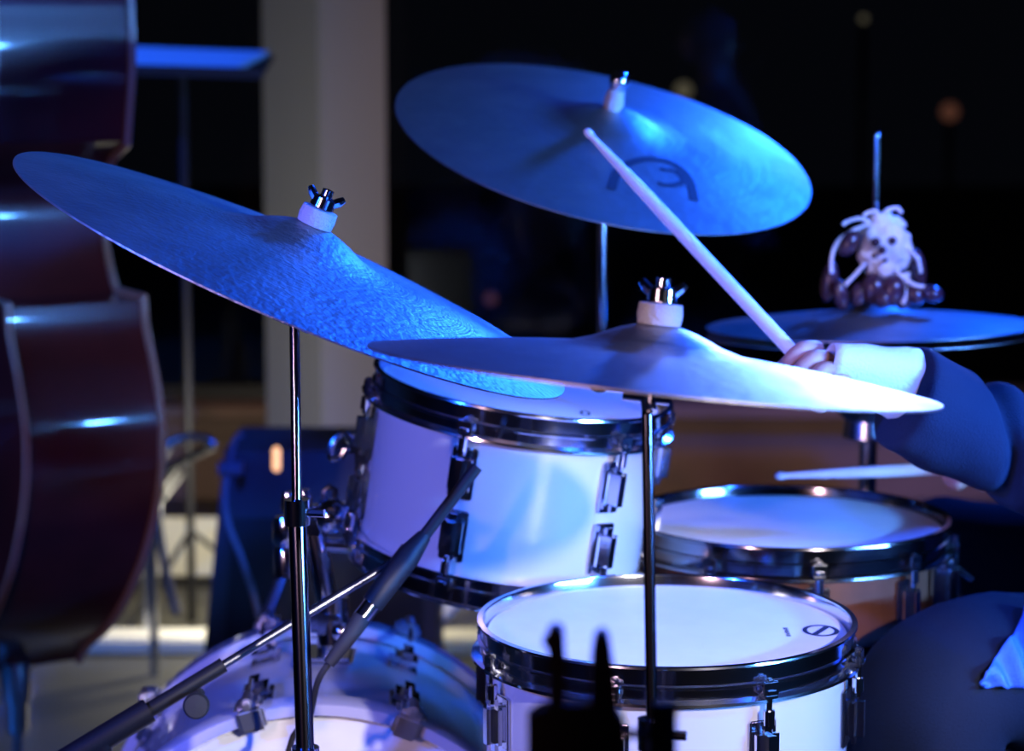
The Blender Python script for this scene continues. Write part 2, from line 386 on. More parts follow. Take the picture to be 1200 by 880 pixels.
bl = MB().box((.011, 0, 0), (.022, .028, .055), bev=.008).box((.002, 0, 0), (.004, .034, .062), bev=.0015)
c0 = None
for k in range(10):
    A = MBD @ RZ(math.radians(90+18+36*k-3.5))
    for e in (0, 1):
        B = A if e == 0 else A @ T(0, 0, -DB) @ Matrix.Rotation(PI, 4, 'X')
        a = B @ T(bdR, 0, 0); b = B @ T(bdR+.0265, 0, -.0); c = B @ T(bdR, 0, -.1)
        if c0 is None: c0 = obj('claw', cl, M_satin, t, a, world=False); c1 = obj('tension_rod', cr, M_chrome, t, b, world=False); c2 = obj('lug', bl, M_chrome, t, c, world=False)
        else: dup(c0, t, a); dup(c1, t, b); dup(c2, t, c)
for s_ in (-1, 1):
    p = MBD @ V((s_*.245, -.1, -.12)); q = V((p.x+s_*.1, p.y-.12, .006))
    obj('spur', MB().tube([p, q], [.008, .006], 10), M_chrome, t)

# ============================================================ TOM MOUNT
tm = thing('tom_mount', 'chrome tom holder with clamps and wing screws rising from the bass drum', 'mount', at(385, 770, 2.78))
def P(px, py, d=2.74): return at(px, py, d)
obj('mount_plate', MB().box((0, 0, .006), (.06, .08, .014), T(*at(385, 776, 2.78)), bev=.005), M_chrome, tm)
obj('post', MB().tube([P(385, 780, 2.78), P(383, 700), P(372, 640), P(366, 610)], .0125, 14), M_chrome, tm)
obj('post_clamp', MB().box((0, 0, 0), (.042, .034, .042), T(*P(386, 728)), bev=.009).tube([P(392, 755), P(390, 700)], .018, 16).ball(P(400, 740, 2.7), .011), M_chrome, tm)
for (a, b, r) in (((345, 618), (440, 600), .0105), ((335, 640), (415, 640), .008), ((420, 650), (432, 560), .010)):
    obj('arm', MB().tube([P(*a), P((a[0]+b[0])/2, (a[1]+b[1])/2-2), P(*b)], r, 12), M_chrome, tm)
mb = MB().box((0, 0, 0), (.034, .03, .04), T(*P(366, 612)), bev=.008).box((0, 0, 0), (.03, .03, .034), T(*P(408, 606)), bev=.008)
obj('ball_joint', mb.ball(P(388, 605, 2.72), .02), M_chrome, tm)
obj('swivel', MB().lathe([(0, .034), (.012, .034), (.015, .026), (.015, .006), (.011, .0), (.014, -.006), (.014, -.034), (0, -.036)], T(*P(335, 640)), 20), M_chrome, tm)
obj('eye_bolt', MB().tube([P(380, 592), P(380, 575), P(386, 570), P(393, 575), P(393, 592)], .0035, 8), M_chrome, tm)
for (x, y) in ((338, 588), (356, 585)):
    obj('cap_nut', MB().lathe([(0, .012), (.007, .011), (.009, .003), (.009, -.01), (0, -.012)], T(*P(x, y, 2.72)), 14), M_chrome, tm)
w = MB().tube([P(440, 510), P(405, 524)], .006, 10)
w.tube(spline([P(415, 520, 2.7), P(402, 508, 2.7), P(390, 520, 2.7), P(388, 536, 2.7), P(398, 536, 2.7), P(405, 526, 2.7)], 5), .0045, 8).box((0, 0, 0), (.02, .02, .02), T(*P(416, 520, 2.72)), bev=.005)
obj('wing_screw', w, M_chrome, tm)
obj('tom_bracket', MB().box((0, 0, 0), (.03, .03, .075), T(*P(432, 545, 2.7)), bev=.008).tube([P(432, 580, 2.7), P(440, 500, 2.7)], .009, 12).lathe([(0, .013), (.012, .012), (.012, -.012), (0, -.013)], T(*P(423, 575, 2.68)), 14), M_chrome, tm)
t2 = MB().tube([at(330, 670, 2.9), at(303, 745, 2.95)], .008, 10)
obj('brace', t2, M_steel, tm)

# ============================================================ CYMBALS
MA = disc(345, 318, 2.25, 23, .15)
MBc = disc(766, 437, 1.85, 6.1, .062)
MCc = disc(708, 168, 2.95, 13.2, .335)
A_o, zA = cymbal('ride_cymbal', 'large hammered cymbal at the left, tilted down to the right beside the double bass', MA, 346*2.25/F, M_ham, bell=.056, bh=.02, bow=.028)
B_o, zB = cymbal('crash_cymbal', 'nearly level cymbal seen edge on above the floor tom, its tip reaching the white cuff', MBc, 337*1.85/F, M_cym, bell=.05, bh=.017, bow=.021)
C_o, zC = cymbal('ride_cymbal', 'upper cymbal with a black printed mark, struck by the drumstick', MCc, 249*2.95/F, M_cym, bell=.058, bh=.02, bow=.026)
# printed mark on the upper cymbal
def to_local(M, px, py):
    o = M.inverted() @ CAM; d = (M.inverted() @ at(px, py, 2.0))-o; k = -(o.z-.012)/d.z; p = o+k*d; return p.x, p.y
mb = MB(); zz = lambda r: zC(r)+.0006
def stroke(pts, w, M, zz):
    pl = [V((*to_local(M, *p), 0)) for p in pts]; pl = spline(pl, 5); vs = []; fs = []
    for i, p in enumerate(pl):
        tt = (pl[min(i+1, len(pl)-1)]-pl[max(i-1, 0)]).normalized(); nn = V((-tt.y, tt.x, 0))
        for s_ in (-1, 1):
            q = p+nn*w*s_; vs.append((q.x, q.y, zz(math.hypot(q.x, q.y))))
    for i in range(len(pl)-1): fs.append((2*i, 2*i+1, 2*i+3, 2*i+2))
    mb.add(vs, fs)
stroke([(716, 222), (724, 205), (742, 197), (765, 195), (790, 201), (806, 214), (814, 234)], .0055, MCc, zz)
stroke([(770, 218), (785, 220), (800, 216), (790, 207), (772, 205)], .004, MCc, zz)
obj('printed_mark', mb, M_print, C_o, MCc, world=False)

def top_hardware(st, M, z, kind, hr=.0165):
    zt = z(.0)+.001
    if kind == 'felt':
        obj('felt', MB().lathe([(.004, zt-.002), (hr, zt-.002), (hr+.001, zt+.006), (hr, zt+.014), (.004, zt+.015)], M, 28), M_felt, st)
        w = MB().lathe([(0, zt+.034), (.0055, zt+.033), (.0055, zt+.027), (.011, zt+.025), (.0115, zt+.016), (0, zt+.015)], M, 16)
        for s_ in (-1, 1):
            w.tube([M @ V((s_*.006, 0, zt+.02)), M @ V((s_*.013, 0, zt+.026)), M @ V((s_*.0165, .002, zt+.030))], [.004, .0042, .003], 8)
        obj('wing_nut', w, M_chrome, st)
    else:
        obj('felt', MB().lathe([(.004, zt-.002), (.010, zt-.002), (.0125, zt+.006), (.0095, zt+.022), (.004, zt+.023)], M, 20), M_felt, st)
        obj('ball_nut', MB().ball((0, 0, zt+.034), .0125, M), M_chrome, st)
    obj('rod', MB().tube([M @ V((0, 0, zt+.03)), M @ V((0, 0, -.03))], .003, 8), M_chrome, st)
    obj('washer', MB().lathe([(.004, z(0)-.03), (.016, z(0)-.03), (.016, z(0)-.024), (.004, z(0)-.024)], M, 24), M_felt, st)
def tripod(st, base, r=.28, h=.32, rot=0):
    for k in range(3):
        a = rot+2*PI*k/3; c, s_ = math.cos(a), math.sin(a)
        lg = obj('leg', MB().tube([base+V((.015*c, .015*s_, h)), base+V((r*c, r*s_, .012))], .008, 8), M_chrome, st)
        obj('rubber_foot', MB().ball(base+V((r*c, r*s_, .014)), .014, n=10, m=6), M_rubber, lg)
        obj('strut', MB().tube([base+V((.012*c, .012*s_, .08)), base+V((.55*r*c, .55*r*s_, .012+(h-.012)*.45))], .005, 8), M_chrome, st)
def stand(label, M, z, top, kind, poles, name='cymbal_stand', mt=M_chrome, hr=.0165, rot=0):
    """poles: list of (world point, radius) from the tilter down"""
    base = on_floor(poles[-1][0]); st = thing(name, label, 'stand', base)
    top_hardware(st, M, z, kind, hr)
    j = M @ V((0, 0, -.03))
    p0 = poles[0][0]
    tl = MB().tube([j, p0], .006, 10); ax = (M.to_3x3() @ V((1, 0, 0)))
    tl.tube([p0-ax*.018, p0+ax*.018], .0095, 16); tl.tube([p0-ax*.018, p0-ax*.034], .004, 8); tl.ball(p0-ax*.036, (.008, .004, .006))
    obj('tilter', tl, M_chrome, st)
    for i in range(len(poles)-1):
        a, b = poles[i], poles[i+1]
        obj('tube', MB().tube([a[0], b[0]], b[1], 16), mt, st)
        if i: obj('clamp', MB().tube([a[0]+V((0, 0, .012)), a[0]-V((0, 0, .012))], b[1]+.0035, 16).tube([a[0], a[0]+V((.026, -.006, 0))], .004, 8), M_chrome, st)
    tripod(st, base, rot=rot)
    return st
M_dkst = mat('dark_chrome', (.11, .11, .14), .14, 1)
jA = at(345, 372, 2.27)
stand('slim dark chrome stand under the large cymbal at the left', MA, zA, None, 'felt', [(jA, .004), (at(348, 600, 2.262), .0048), (at(358, 890, 2.25), .0085), (on_floor(at(358, 890, 2.25)), .0095)], mt=M_dkst, rot=.4)
jB = at(758, 458, 1.86)
b2 = at(764, 860, 1.86)
stand('straight black stand in front of the floor tom, under the level cymbal', MBc, zB, None, 'felt', [(jB, .004), (b2, .0044), (on_floor(b2), .008)], mt=M_dkst, rot=.7)
jC = MCc @ V((0, 0, -.045))
jC = at(706, 205, 2.99)
c2_ = at(706, 420, 2.97); c2_ = V((jC.x, jC.y, c2_.z))
stand('chrome stand rising behind the white rack tom to the upper cymbal', MCc, zC, None, 'ball', [(jC, .006), (V((jC.x, jC.y, .8)), .006), (V((jC.x, jC.y, 0)), .01)], rot=1.2)

# ---- hi-hat
HH = disc(1020, 381, 3.1, -.5, .095)
RH = 192*3.1/F
h1, zH = cymbal('hi_hat_cymbal', 'upper hi-hat cymbal with the pod rattle sitting on its bell', HH, RH, M_cym, bell=.045, bh=.014, bow=.018)
h2m = HH @ T(0, 0, -.012) @ Matrix.Rotation(PI, 4, 'X')
h2, _ = cymbal('hi_hat_cymbal', 'lower hi-hat cymbal facing up beneath its partner', h2m, RH, M_cym, bell=.045, bh=.014, bow=.018)
hc = HH.translation.copy(); hx, hy = hc.x, hc.y
st = thing('hi_hat_stand', 'chrome hi-hat stand whose thin rod rises above the pod rattle', 'stand', V((hx, hy, 0)))
rt = at(1024, 158, 3.1)
obj('pull_rod', MB().tube([(rt.x, hy, rt.z), (rt.x, hy, hc.z+.02), (hx, hy, .1)], .0042, 10).ball((rt.x, hy, rt.z), .0045), M_chrome, st)
obj('clutch', MB().lathe([(.005, .075), (.011, .075), (.011, .05), (.008, .048), (.008, .036), (.014, .034), (.014, .03), (.005, .03)], T(hx+.004, hy, hc.z), 16), M_chrome, st)
cu = at(1015, 497, 3.08)
obj('seat_cup', MB().lathe([(.005, .045), (.028, .045), (.05, .03), (.052, .022), (.03, .0), (.033, -.022), (.012, -.028), (.005, -.028)], T(hx, hy, cu.z), 28), M_steel, st)
obj('tube', MB().tube([(hx, hy, hc.z-.035), (hx, hy, .3)], .0115, 16), M_steel, st)
tripod(st, V((hx, hy, 0)), rot=.2)
obj('pedal', MB().box((hx-.16, hy+.0, .035), (.26, .09, .012), bev=.004), M_steel, st)

# ---- rattle hung on the hi-hat rod
rc = at(1034, 292, 3.07)
t = thing('rattle', 'rattle of white shell, glossy dark seed pods and pale cords on the hi-hat rod', 'rattle', at(1034, 355, 3.07))
def Q(px, py, d=3.06): return at(px, py, d)
bm = bmesh.new(); bmesh.ops.create_icosphere(bm, subdivisions=4, radius=1)
for v in bm.verts:
    n_ = noise.noise(v.co*2.6)*.22+noise.noise(v.co*6)*.1
    v.co *= 1+n_
    v.co = V((v.co.x*.032, v.co.y*.02, v.co.z*.041))
bm.verts.index_update(); mb = MB().add([v.co+Q(1037, 290, 3.05) for v in bm.verts], [[v.index for v in f.verts] for f in bm.faces]); bm.free()
# small horns of shell along the upper rim
for (a, b) in (((1048, 268), (1061, 262)), ((1020, 268), (1014, 258)), ((1036, 264), (1042, 247)), ((1028, 264), (1022, 252)), ((1058, 320), (1062, 345))):
    mb.tube([Q(*a, 3.05), Q(*b, 3.05)], [.0095, .0035], 8)
obj('shell_cluster', mb, M_shell, t, sharp=80)
for (x, y, r) in ((1026, 284, .0065), (1046, 282, .0055), (1034, 293, .0055), (1037, 305, .0035), (1024, 300, .0035)):
    obj('bead', MB().ball(Q(x, y, 3.028), r, n=12, m=8), M_pod, t)
for (x, y, rx, rz, tl_) in ((1024, 338, .017, .021, 0), (1046, 340, .017, .021, .1), (972, 330, .011, .026, .15), (985, 345, .010, .02, -.2), (1076, 315, .010, .026, -.15), (1072, 345, .016, .013, .3), (1092, 344, .015, .011, .25), (1006, 345, .012, .016, .3), (1034, 350, .014, .012, 0), (1058, 350, .012, .014, .1), (995, 285, .012, .018, .6)):
    obj('seed_pod', MB().ball((0, 0, 0), (rx, rx, rz), Matrix.Translation(Q(x, y, 3.05+random.uniform(-.012, .02))) @ Matrix.Rotation(tl_, 4, 'Y'), 14, 10), M_pod, t)
for pts in ([(1020, 262), (1000, 270), (982, 283), (975, 300), (974, 320)], [(1014, 308), (1002, 322), (990, 335), (985, 350)], [(1020, 262), (1008, 256), (992, 260), (988, 264)], [(1032, 256), (1040, 246), (1052, 244), (1056, 250)], [(1056, 285), (1068, 295), (1076, 305), (1079, 320)], [(1050, 315), (1058, 330), (1061, 345), (1058, 356)], [(1058, 325), (1072, 334), (1090, 338), (1100, 346)], [(1030, 258), (1026, 247), (1012, 252)]):
    obj('cord', MB().tube(spline([Q(x, y, 3.04) for x, y in pts], 4), .0023, 8), M_shell, t)

# ============================================================ MICROPHONE AND BOOM
t = thing('microphone_stand', 'thin silver microphone boom with a black counterweight end running up from the lower left', 'stand', V((-.55, 2.2, 0)))
b0, b1 = at(60, 902, 2.33), at(470, 653, 2.42)
obj('boom_arm', MB().tube([b0, b1], .0045, 12), M_steel, t)
d_ = (b1-b0).normalized()
obj('boom_sleeve', MB().tube([b0-d_*.08, at(175, 832, 2.355)], .0125, 14).tube([at(175, 832, 2.355), at(262, 779, 2.375)], .0075, 14), M_black, t)
kc = at(230, 827, 2.35)
obj('knob', MB().lathe([(0, .008), (.011, .007), (.013, .003), (.013, -.006), (0, -.008)], frame(kc, RT, (.1, -1, .2)), 18).tube([kc, kc+V((0, .02, .008))], .006, 8), M_rubber, t)
sb = at(120, 868, 2.34)
obj('pole', MB().tube([(sb.x, sb.y, sb.z), (sb.x, sb.y, .02)], .009, 12), M_black, t)
obj('base', MB().lathe([(0, .03), (.02, .03), (.11, .014), (.12, 0), (0, 0)], T(sb.x, sb.y, 0), 32), M_black, t)
mc = at(472, 655, 2.41)
obj('clip', MB().box((0, 0, 0), (.02, .02, .03), frame(mc, RT, at(560, 548, 2.4)-at(400, 752, 2.4)), bev=.004), M_rubber, t)
t = thing('microphone', 'black pencil microphone with a silver ring aimed up at the rack tom', 'microphone', at(470, 665, 2.4))
q = [at(559, 547, 2.42), at(497, 628, 2.41), at(478, 652, 2.4), at(436, 708, 2.39), at(424, 724, 2.385), at(412, 742, 2.38), at(385, 778, 2.375)]
obj('capsule_tube', MB().tube([q[0], q[1]], .0062, 14), M_black, t)
obj('body', MB().tube([q[1], q[2]-V((0, 0, 0)), q[3]], [.0075, .0125, .0115], 16), M_black, t)
obj('ring', MB().tube([q[3], q[4]], .0095, 16), M_chrome, t, label='silver ring')
obj('connector', MB().tube([q[4], q[5], q[6]], [.0095, .0085, .006], 14), M_rubber, t)
obj('cable', MB().tube(spline([q[6], at(372, 800, 2.38), at(360, 850, 2.42), at(330, 920, 2.45), V((-.3, 2.4, .02)), V((-.6, 2.2, .004))], 6), .0032, 8), M_rubber, t)

# ============================================================ DRUMSTICKS
def stick(name, label, tip, butt, group=None):
    L = (butt-tip).length; M = frame(tip, RT, butt-tip)
    pr = [(0, 0), (.0028, .0008), (.0045, .004), (.0048, .008), (.0036, .0125), (.0034, .016), (.0048, .05), (.0066, .10), (.0072, .14), (.0074, L-.01), (.0068, L-.002), (.004, L), (0, L)]
    o = obj(name, MB().lathe(pr, n=20), M_stick, None, M, world=False); return tag(o, label, 'drumstick')
tipA = at(686, 152, 2.62); bA = at(975, 462, 2.40)
stick('drumstick', 'pale drumstick held up across the upper cymbal', tipA, bA)
tipB = at(908, 558, 2.92); bB = at(1180, 546, 2.86)
stick('drumstick', 'thin drumstick lying level over the wooden snare drum', tipB, bB)

# ============================================================ DOUBLE BASS
wd = V((.565, -.825, 0)).normalized(); nd = V((-.825, -.565, 0)).normalized()
k187 = (187-600)/F
O = V((-.693, 3.77, 0))
def solve(px, py):
    k = (px-600)/F; # ray x = k*depth ; depth along FWD
    w = 0
    for _ in range(8):
        p = O+wd*w
        # find z so that it projects on row py
        th = PITCH+math.atan((py-440)/F); z = CAM.z-math.tan(th)*p.y
        dep = (p-CAM+V((0, 0, z))).dot(FWD)
        e = px-(600+F*p.x/dep); w += e/ (F/dep*(wd.x-wd.y*(-p.x/dep)*-1))*.9
    th = PITCH+math.atan((py-440)/F); z = CAM.z-math.tan(th)*(O+wd*w).y
    return w, z
cont = [(76, 768), (100, 758), (122, 738), (142, 708), (156, 678), (168, 645), (179, 600), (186, 555), (187.5, 515), (186, 480), (177, 425), (168, 380), (166, 347)]
cont2 = [(133, 338), (125, 305), (120, 270), (118, 240), (121, 210), (130, 186)]
cont3 = [(146, 170), (148, 140), (151, 100), (152, 60), (151, 20), (149, -10)]
half = [solve(*p) for p in cont]; h2_ = [solve(*p) for p in cont2]; h3 = [solve(*p) for p in cont3]
half[0] = (0.0, half[0][1]-.004)
lw = half[-1][0]
def smooth(pts, n=4):
    return [(p.x, p.y) for p in spline([V((a, b, 0)) for a, b in pts], n)]
top_z = h3[-1][1]
wN = h3[-1][0]
h3 += [(wN-.03, top_z+.08), (wN-.09, top_z+.14), (.06, top_z+.19), (.03, top_z+.21)]
right = smooth(half)+smooth(h2_)+smooth(h3)
outline = right+[(-a, b) for a, b in reversed(right)][0:-1]
def bassM(off):
    return Matrix(((wd.x, 0, nd.x, O.x+nd.x*off), (wd.y, 0, nd.y, O.y+nd.y*off), (0, 1, 0, 0), (0, 0, 0, 1)))
t = thing('double_bass', 'dark red varnished double bass standing at the left, seen from its side', 'double bass', V((O.x, O.y, 0)))
RD = .205
obj('back_plate', MB().prism(outline, 0, .007, bassM(-.007)), M_edge, t, sharp=30)
obj('top_plate', MB().prism(outline, 0, .007, bassM(RD)), M_varn, t, sharp=30)
def inset(pts, d):
    out = []; n = len(pts)
    for i in range(n):
        a, b, c = V(pts[i-1]), V(pts[i]), V(pts[(i+1) % n]); tt = (c-a)
        if tt.length < 1e-6: out.append(pts[i]); continue
        tt.normalize(); nn = V((-tt.y, tt.x)); out.append((b.x+nn.x*d, b.y+nn.y*d))
    return out
ins = inset(outline, .006)
n_ = len(ins); mb = MB(); Mb = bassM(0)
vs = [(a, b, 0) for a, b in ins]+[(a, b, RD) for a, b in ins]
mb.add(vs, [(i, (i+1) % n_, n_+(i+1) % n_, n_+i) for i in range(n_)], Mb)
obj('ribs', mb, M_varn, t, sharp=40)
ins2 = inset(outline, -.0005)
for off in (-.0075, RD-.0005, RD+.0072):
    pts = [bassM(off) @ V((a, b, 0)) for a, b in ins2]; pts.append(pts[0])
    obj('purfling', MB().tube(pts, .0028, 6, caps=False), M_edge, t)
MT = bassM(RD+.007)
zt_ = top_z+.19
obj('neck', MB().tube([MT @ V((0, zt_-.03, .01)), MT @ V((0, zt_+.55, .005))], [.024, .02], 14), M_varn, t)
obj('fingerboard', MB().box((0, 0, 0), (.05, .9, .014), MT @ T(0, zt_+.12, .035), bev=.004), M_eb, t)
obj('scroll', MB().box((0, 0, 0), (.045, .24, .05), MT @ T(0, zt_+.66, -.01), bev=.012).ball((0, 0, 0), (.035, .05, .05), MT @ T(0, zt_+.8, -.03)), M_varn, t)
zb_ = half[0][1]
obj('bridge', MB().prism([(-.06, 0), (-.03, 0), (-.02, .03), (.02, .03), (.03, 0), (.06, 0), (.05, .09), (.03, .14), (-.03, .14), (-.05, .09)], -.006, .006, MT @ T(0, zb_+.42, 0) @ Matrix.Rotation(PI/2, 4, 'X')), M_edge, t)
obj('tailpiece', MB().box((0, 0, 0), (.07, .3, .016), MT @ T(0, zb_+.2, .05), bev=.006), M_eb, t)
for k in range(4):
    x = (k-1.5)*.018
    obj('string', MB().tube([MT @ V((x*.6, zb_+.33, .06)), MT @ V((x, zb_+.42, .142)), MT @ V((x*.5, zt_+.56, .045))], .0012, 6), M_string, t)
    obj('tuning_peg', MB().tube([MT @ V((-.05 if k % 2 else .05, zt_+.6+.04*k, -.01)), MT @ V((-.1 if k % 2 else .1, zt_+.6+.04*k, -.01))], .006, 8), M_steel, t)
ep = bassM(RD*.5) @ V((0, zb_, 0))
obj('endpin', MB().lathe([(0, .02), (.024, .018), (.024, -.04), (.018, -.05), (.018, -.09), (.012, -.1)], T(*ep), 20).tube([ep-V((0, 0, .08)), V((ep.x, ep.y, 0))], .008, 10), M_chrome, t)

# ============================================================ BACKGROUND THINGS
# amplifier behind the kit
a0, a1 = at(232, 700, 4.3), at(512, 700, 4.3); aw = a1.x-a0.x; ax_ = (a0.x+a1.x)/2; atop = at(300, 508, 4.6).z
t = thing('amplifier', 'dark blue amplifier cabinet with an amber light behind the drum kit', 'amplifier', V((ax_, 4.5, 0)))
hz = atop-.04
mb = MB()
vs = [(-aw/2-.015, 0, .04), (aw/2, 0, .04), (aw/2, .36, .04), (-aw/2, .36, .04), (-aw/2+.035, .04, atop), (aw/2-.01, .04, atop), (aw/2-.01, .33, atop), (-aw/2+.035, .33, atop)]
mb.add([V(v)+V((ax_, 4.3, 0)) for v in vs], [(0, 1, 2, 3), (4, 5, 6, 7), (0, 1, 5, 4), (1, 2, 6, 5), (2, 3, 7, 6), (3, 0, 4, 7)])
obj('cabinet', mb, M_amp, t)
mb = MB().add([V((ax_-aw/2+.03, 4.295, .07)), V((ax_+aw/2-.03, 4.295, .07)), V((ax_+aw/2-.03, 4.326, atop-.12)), V((ax_-aw/2+.05, 4.326, atop-.12)), V((ax_-aw/2+.03, 4.31, .07)), V((ax_+aw/2-.03, 4.31, .07)), V((ax_+aw/2-.03, 4.34, atop-.12)), V((ax_-aw/2+.05, 4.34, atop-.12))], [(0, 1, 2, 3), (4, 5, 6, 7), (0, 1, 5, 4), (1, 2, 6, 5), (2, 3, 7, 6), (3, 0, 4, 7)])
obj('grille', mb, M_grill, t)
pa = at(324, 538, 4.3)
obj('pilot_light', MB().tube([at(324, 528, 4.29), at(324, 548, 4.29)], .007, 12).ball(at(324, 528, 4.29), .007).ball(at(324, 548, 4.29), .007), M_amber, t, label='glowing amber light')
for x in (-.2, .2):
    for y in (4.36, 4.62): obj('foot', MB().tube([(ax_+x, y, 0), (ax_+x, y, .045)], .02, 12), M_rubber, t)
o = obj('cable', MB().tube(spline([at(284, 511, 4.37), at(277, 513, 4.325), at(268, 545, 4.27), at(264, 600, 4.25), at(285, 660, 4.25), at(305, 730, 4.22), V((at(312, 800, 4.2).x, 4.22, .005)), V((at(312, 800, 4.2).x+.1, 4.2, .004))], 6), .005, 8), mat('blue_cable', (.15, .18, .3), .5), None)
tag(o, 'dark cable hanging down the front of the amplifier', 'cable')
obj('plug', MB().tube([at(256, 549, 4.25), at(284, 549, 4.25)], .0125, 12), bpy.data.materials['blue_cable'], o)

# cream bench (seen either side of the amplifier)
by = 5.35
t = thing('bench', 'low cream painted bench standing on the floor beyond the amplifier', 'bench', V((-.6, by, 0)))
zt1 = .20
xL, xR = at(60, 700, 5.3).x, at(700, 700, 5.3).x
def zrow(py, y): return CAM.z-math.tan(PITCH+math.atan((py-440)/F))*y
obj('back_board', MB().box(((xL+xR)/2, by+.16, (zrow(622, by)+zrow(692, by))/2), (xR-xL, .02, zrow(622, by)-zrow(692, by)), bev=.004), M_cream, t)
zs = zrow(740, by-.1)
obj('foot_rail', MB().box(((xL+xR)/2, by-.47, .02), (xR-xL, .10, .035), bev=.006), M_cream, t)
for px in (120, 330, 545):
    x = at(px, 700, 5.3).x
    obj('end_frame', MB().tube([(x, by+.15, .28), (x-.06, by-.25, .03)], .018, 8).tube([(x, by+.15, .28), (x, by+.15, 0)], .018, 8), M_cream, t)
obj('brace', MB().tube([at(498, 745, 5.15), at(548, 690, 5.3)], .014, 8), M_cream, t)

# tubular chair behind the bass
t = thing('chair', 'grey tubular steel chair in the gloom between the double bass and amplifier', 'chair', V((-.72, 4.6, 0)))
ch = [at(x, y, 4.75) for x, y in ((207, 720), (199, 690), (189, 640), (184, 590), (186, 545), (198, 522), (220, 513), (242, 514), (250, 522))]
obj('back_frame', MB().tube(spline(ch, 4), .009, 10), M_steel, t)
x0 = ch[0].x
obj('seat', MB().box((x0-.2, 4.8, .36), (.36, .3, .03), bev=.01), M_rubber, t)
for dx, dy in ((-.35, 4.68), (-.05, 4.68), (-.35, 4.93), (-.1, 4.93)):
    obj('leg', MB().tube([(x0+dx, dy, .36), (x0+dx, dy, 0)], .009, 8), M_steel, t)
obj('back_post', MB().tube([ch[-1], (x0-.06, 4.9, .37)], .009, 8), M_steel, t)

# music stand with white sheets, far left
t = thing('music_stand', 'blue lit music stand seen edge on between the double bass and the column', 'music stand', V((-.72, 4.95, 0)))
s0, s1 = at(120, 84, 5.0), at(292, 78, 5.0)
M_ms = frame((s0+s1)/2, RT, (0.03, -.16, 1))
wms = (s1-s0).length
obj('desk', MB().box((0, .1, -.006), (wms+.06, .28, .004), M_ms), M_black, t)
obj('lip', MB().box((0, -.045, .004), (wms+.06, .004, .022), M_ms), M_black, t)
obj('pole', MB().tube([(s0+s1)/2+V((0, .1, -.01)), V(((s0.x+s1.x)/2, s0.y+.1, 0))], .009, 10), M_black, t)
for k in range(3):
    a = 2*PI*k/3; b_ = V(((s0.x+s1.x)/2, s0.y+.1, 0))
    obj('leg', MB().tube([b_+V((0, 0, .2)), b_+V((.24*math.cos(a), .24*math.sin(a), .008))], .006, 8), M_black, t)
o = obj('sheet_music', MB().add([(-wms/2, -.04, .0), (wms/2-.03, -.04, .0), (wms/2+.02, .2, .0), (-wms/2, .2, .0), (-wms/2, -.04, .012), (wms/2-.03, -.04, .010), (wms/2+.02, .2, .010), (-wms/2, .2, .012)], [(0, 1, 2, 3), (4, 5, 6, 7), (0, 1, 5, 4), (1, 2, 6, 5), (2, 3, 7, 6), (3, 0, 4, 7)]), M_paper, None, M_ms, world=False)
tag(o, 'white sheet music glowing blue on the music stand', 'paper')

# lanterns and shrubs in the dark outside
M_lan = mat('dim_warm_bulb', (.8, .7, .5), .5, emit=(1, .82, .5), estr=.10)
M_lan2 = mat('dim_red_bulb', (.8, .4, .3), .5, emit=(1, .35, .2), estr=.08)
for i, (px, py, m, r, lb) in enumerate(((801, 106, M_lan, .045, 'dim warm garden lantern outside, just above the upper cymbal rim'), (1113, 131, M_lan2, .05, 'dim reddish garden lantern outside at the upper right'), (1012, 22, M_lan, .02, 'small dim garden lantern outside, near the top of the window'), (575, 350, M_lan2, .03, 'faint reddish lantern outside beside the column'))):
    p = at(px, py, 13.0)
    t = thing('garden_lantern', lb, 'lantern', V((p.x, p.y, -.25)), 'garden lanterns')
    obj('bulb', MB().ball(p, r), m, t); obj('post', MB().tube([V((p.x, p.y, -.25)), p-V((0, 0, r))], .02, 8), M_black, t)

# ============================================================ FOREGROUND HEADSTOCK
DH = 1.3
def H(px, py, d=DH): return at(px, py, d)
Hc = H(705, 900)
t = thing('guitar', 'dark guitar headstock with two upright posts, out of focus in front of the floor tom', 'guitar', V((Hc.x, Hc.y, 0)))
def hp(pts, th, name, dd=0):
    mb = MB(); f_ = [H(x, y, DH+dd)-V((0, th/2, 0)) for x, y in pts]; b_ = [p+V((0, th, 0)) for p in f_]; n = len(pts)
    mb.add(f_+b_, [tuple(range(n)), tuple(range(n, 2*n))[::-1]]+[(i, (i+1) % n, n+(i+1) % n, n+i) for i in range(n)])
    return obj(name, mb, M_head2, t)
hp([(618, 838), (632, 828), (650, 822), (700, 822), (722, 828), (732, 845), (732, 985), (705, 1060), (675, 1060), (618, 985)], .016, 'headstock')
hp([(643, 736), (652, 732), (661, 736), (663, 770), (661, 826), (644, 826), (642, 760), (636, 752), (638, 746), (642, 746)], .013, 'post')
hp([(697, 744), (706, 737), (714, 744), (718, 770), (724, 828), (692, 828), (693, 770)], .013, 'post')
k_ = H(762, 862)
obj('tuning_key', MB().tube([H(730, 860), H(768, 860)], .0028, 8).lathe([(0, .014), (.0065, .014), (.0075, .01), (.0075, -.03), (.0065, -.034), (0, -.034)], Matrix.Translation(H(777, 853)) @ Matrix.Diagonal((1, .6, 1, 1)), 16), M_head2, t)
for yy in (900, 940, 980): obj('tuning_key', MB().tube([H(730, yy), H(762, yy)], .0028, 8).ball(H(770, yy), (.007, .004, .011)), M_head2, t)
nk0, nk1 = H(690, 1050), V((Hc.x+.0, Hc.y+.03, .33))
obj('neck', MB().tube([nk0, nk1], [.012, .014], 12), M_head2, t)
gb = [(.0, .25), (.09, .24), (.125, .17), (.1, .08), (.15, -.05), (.15, -.15), (.08, -.22), (0, -.23)]
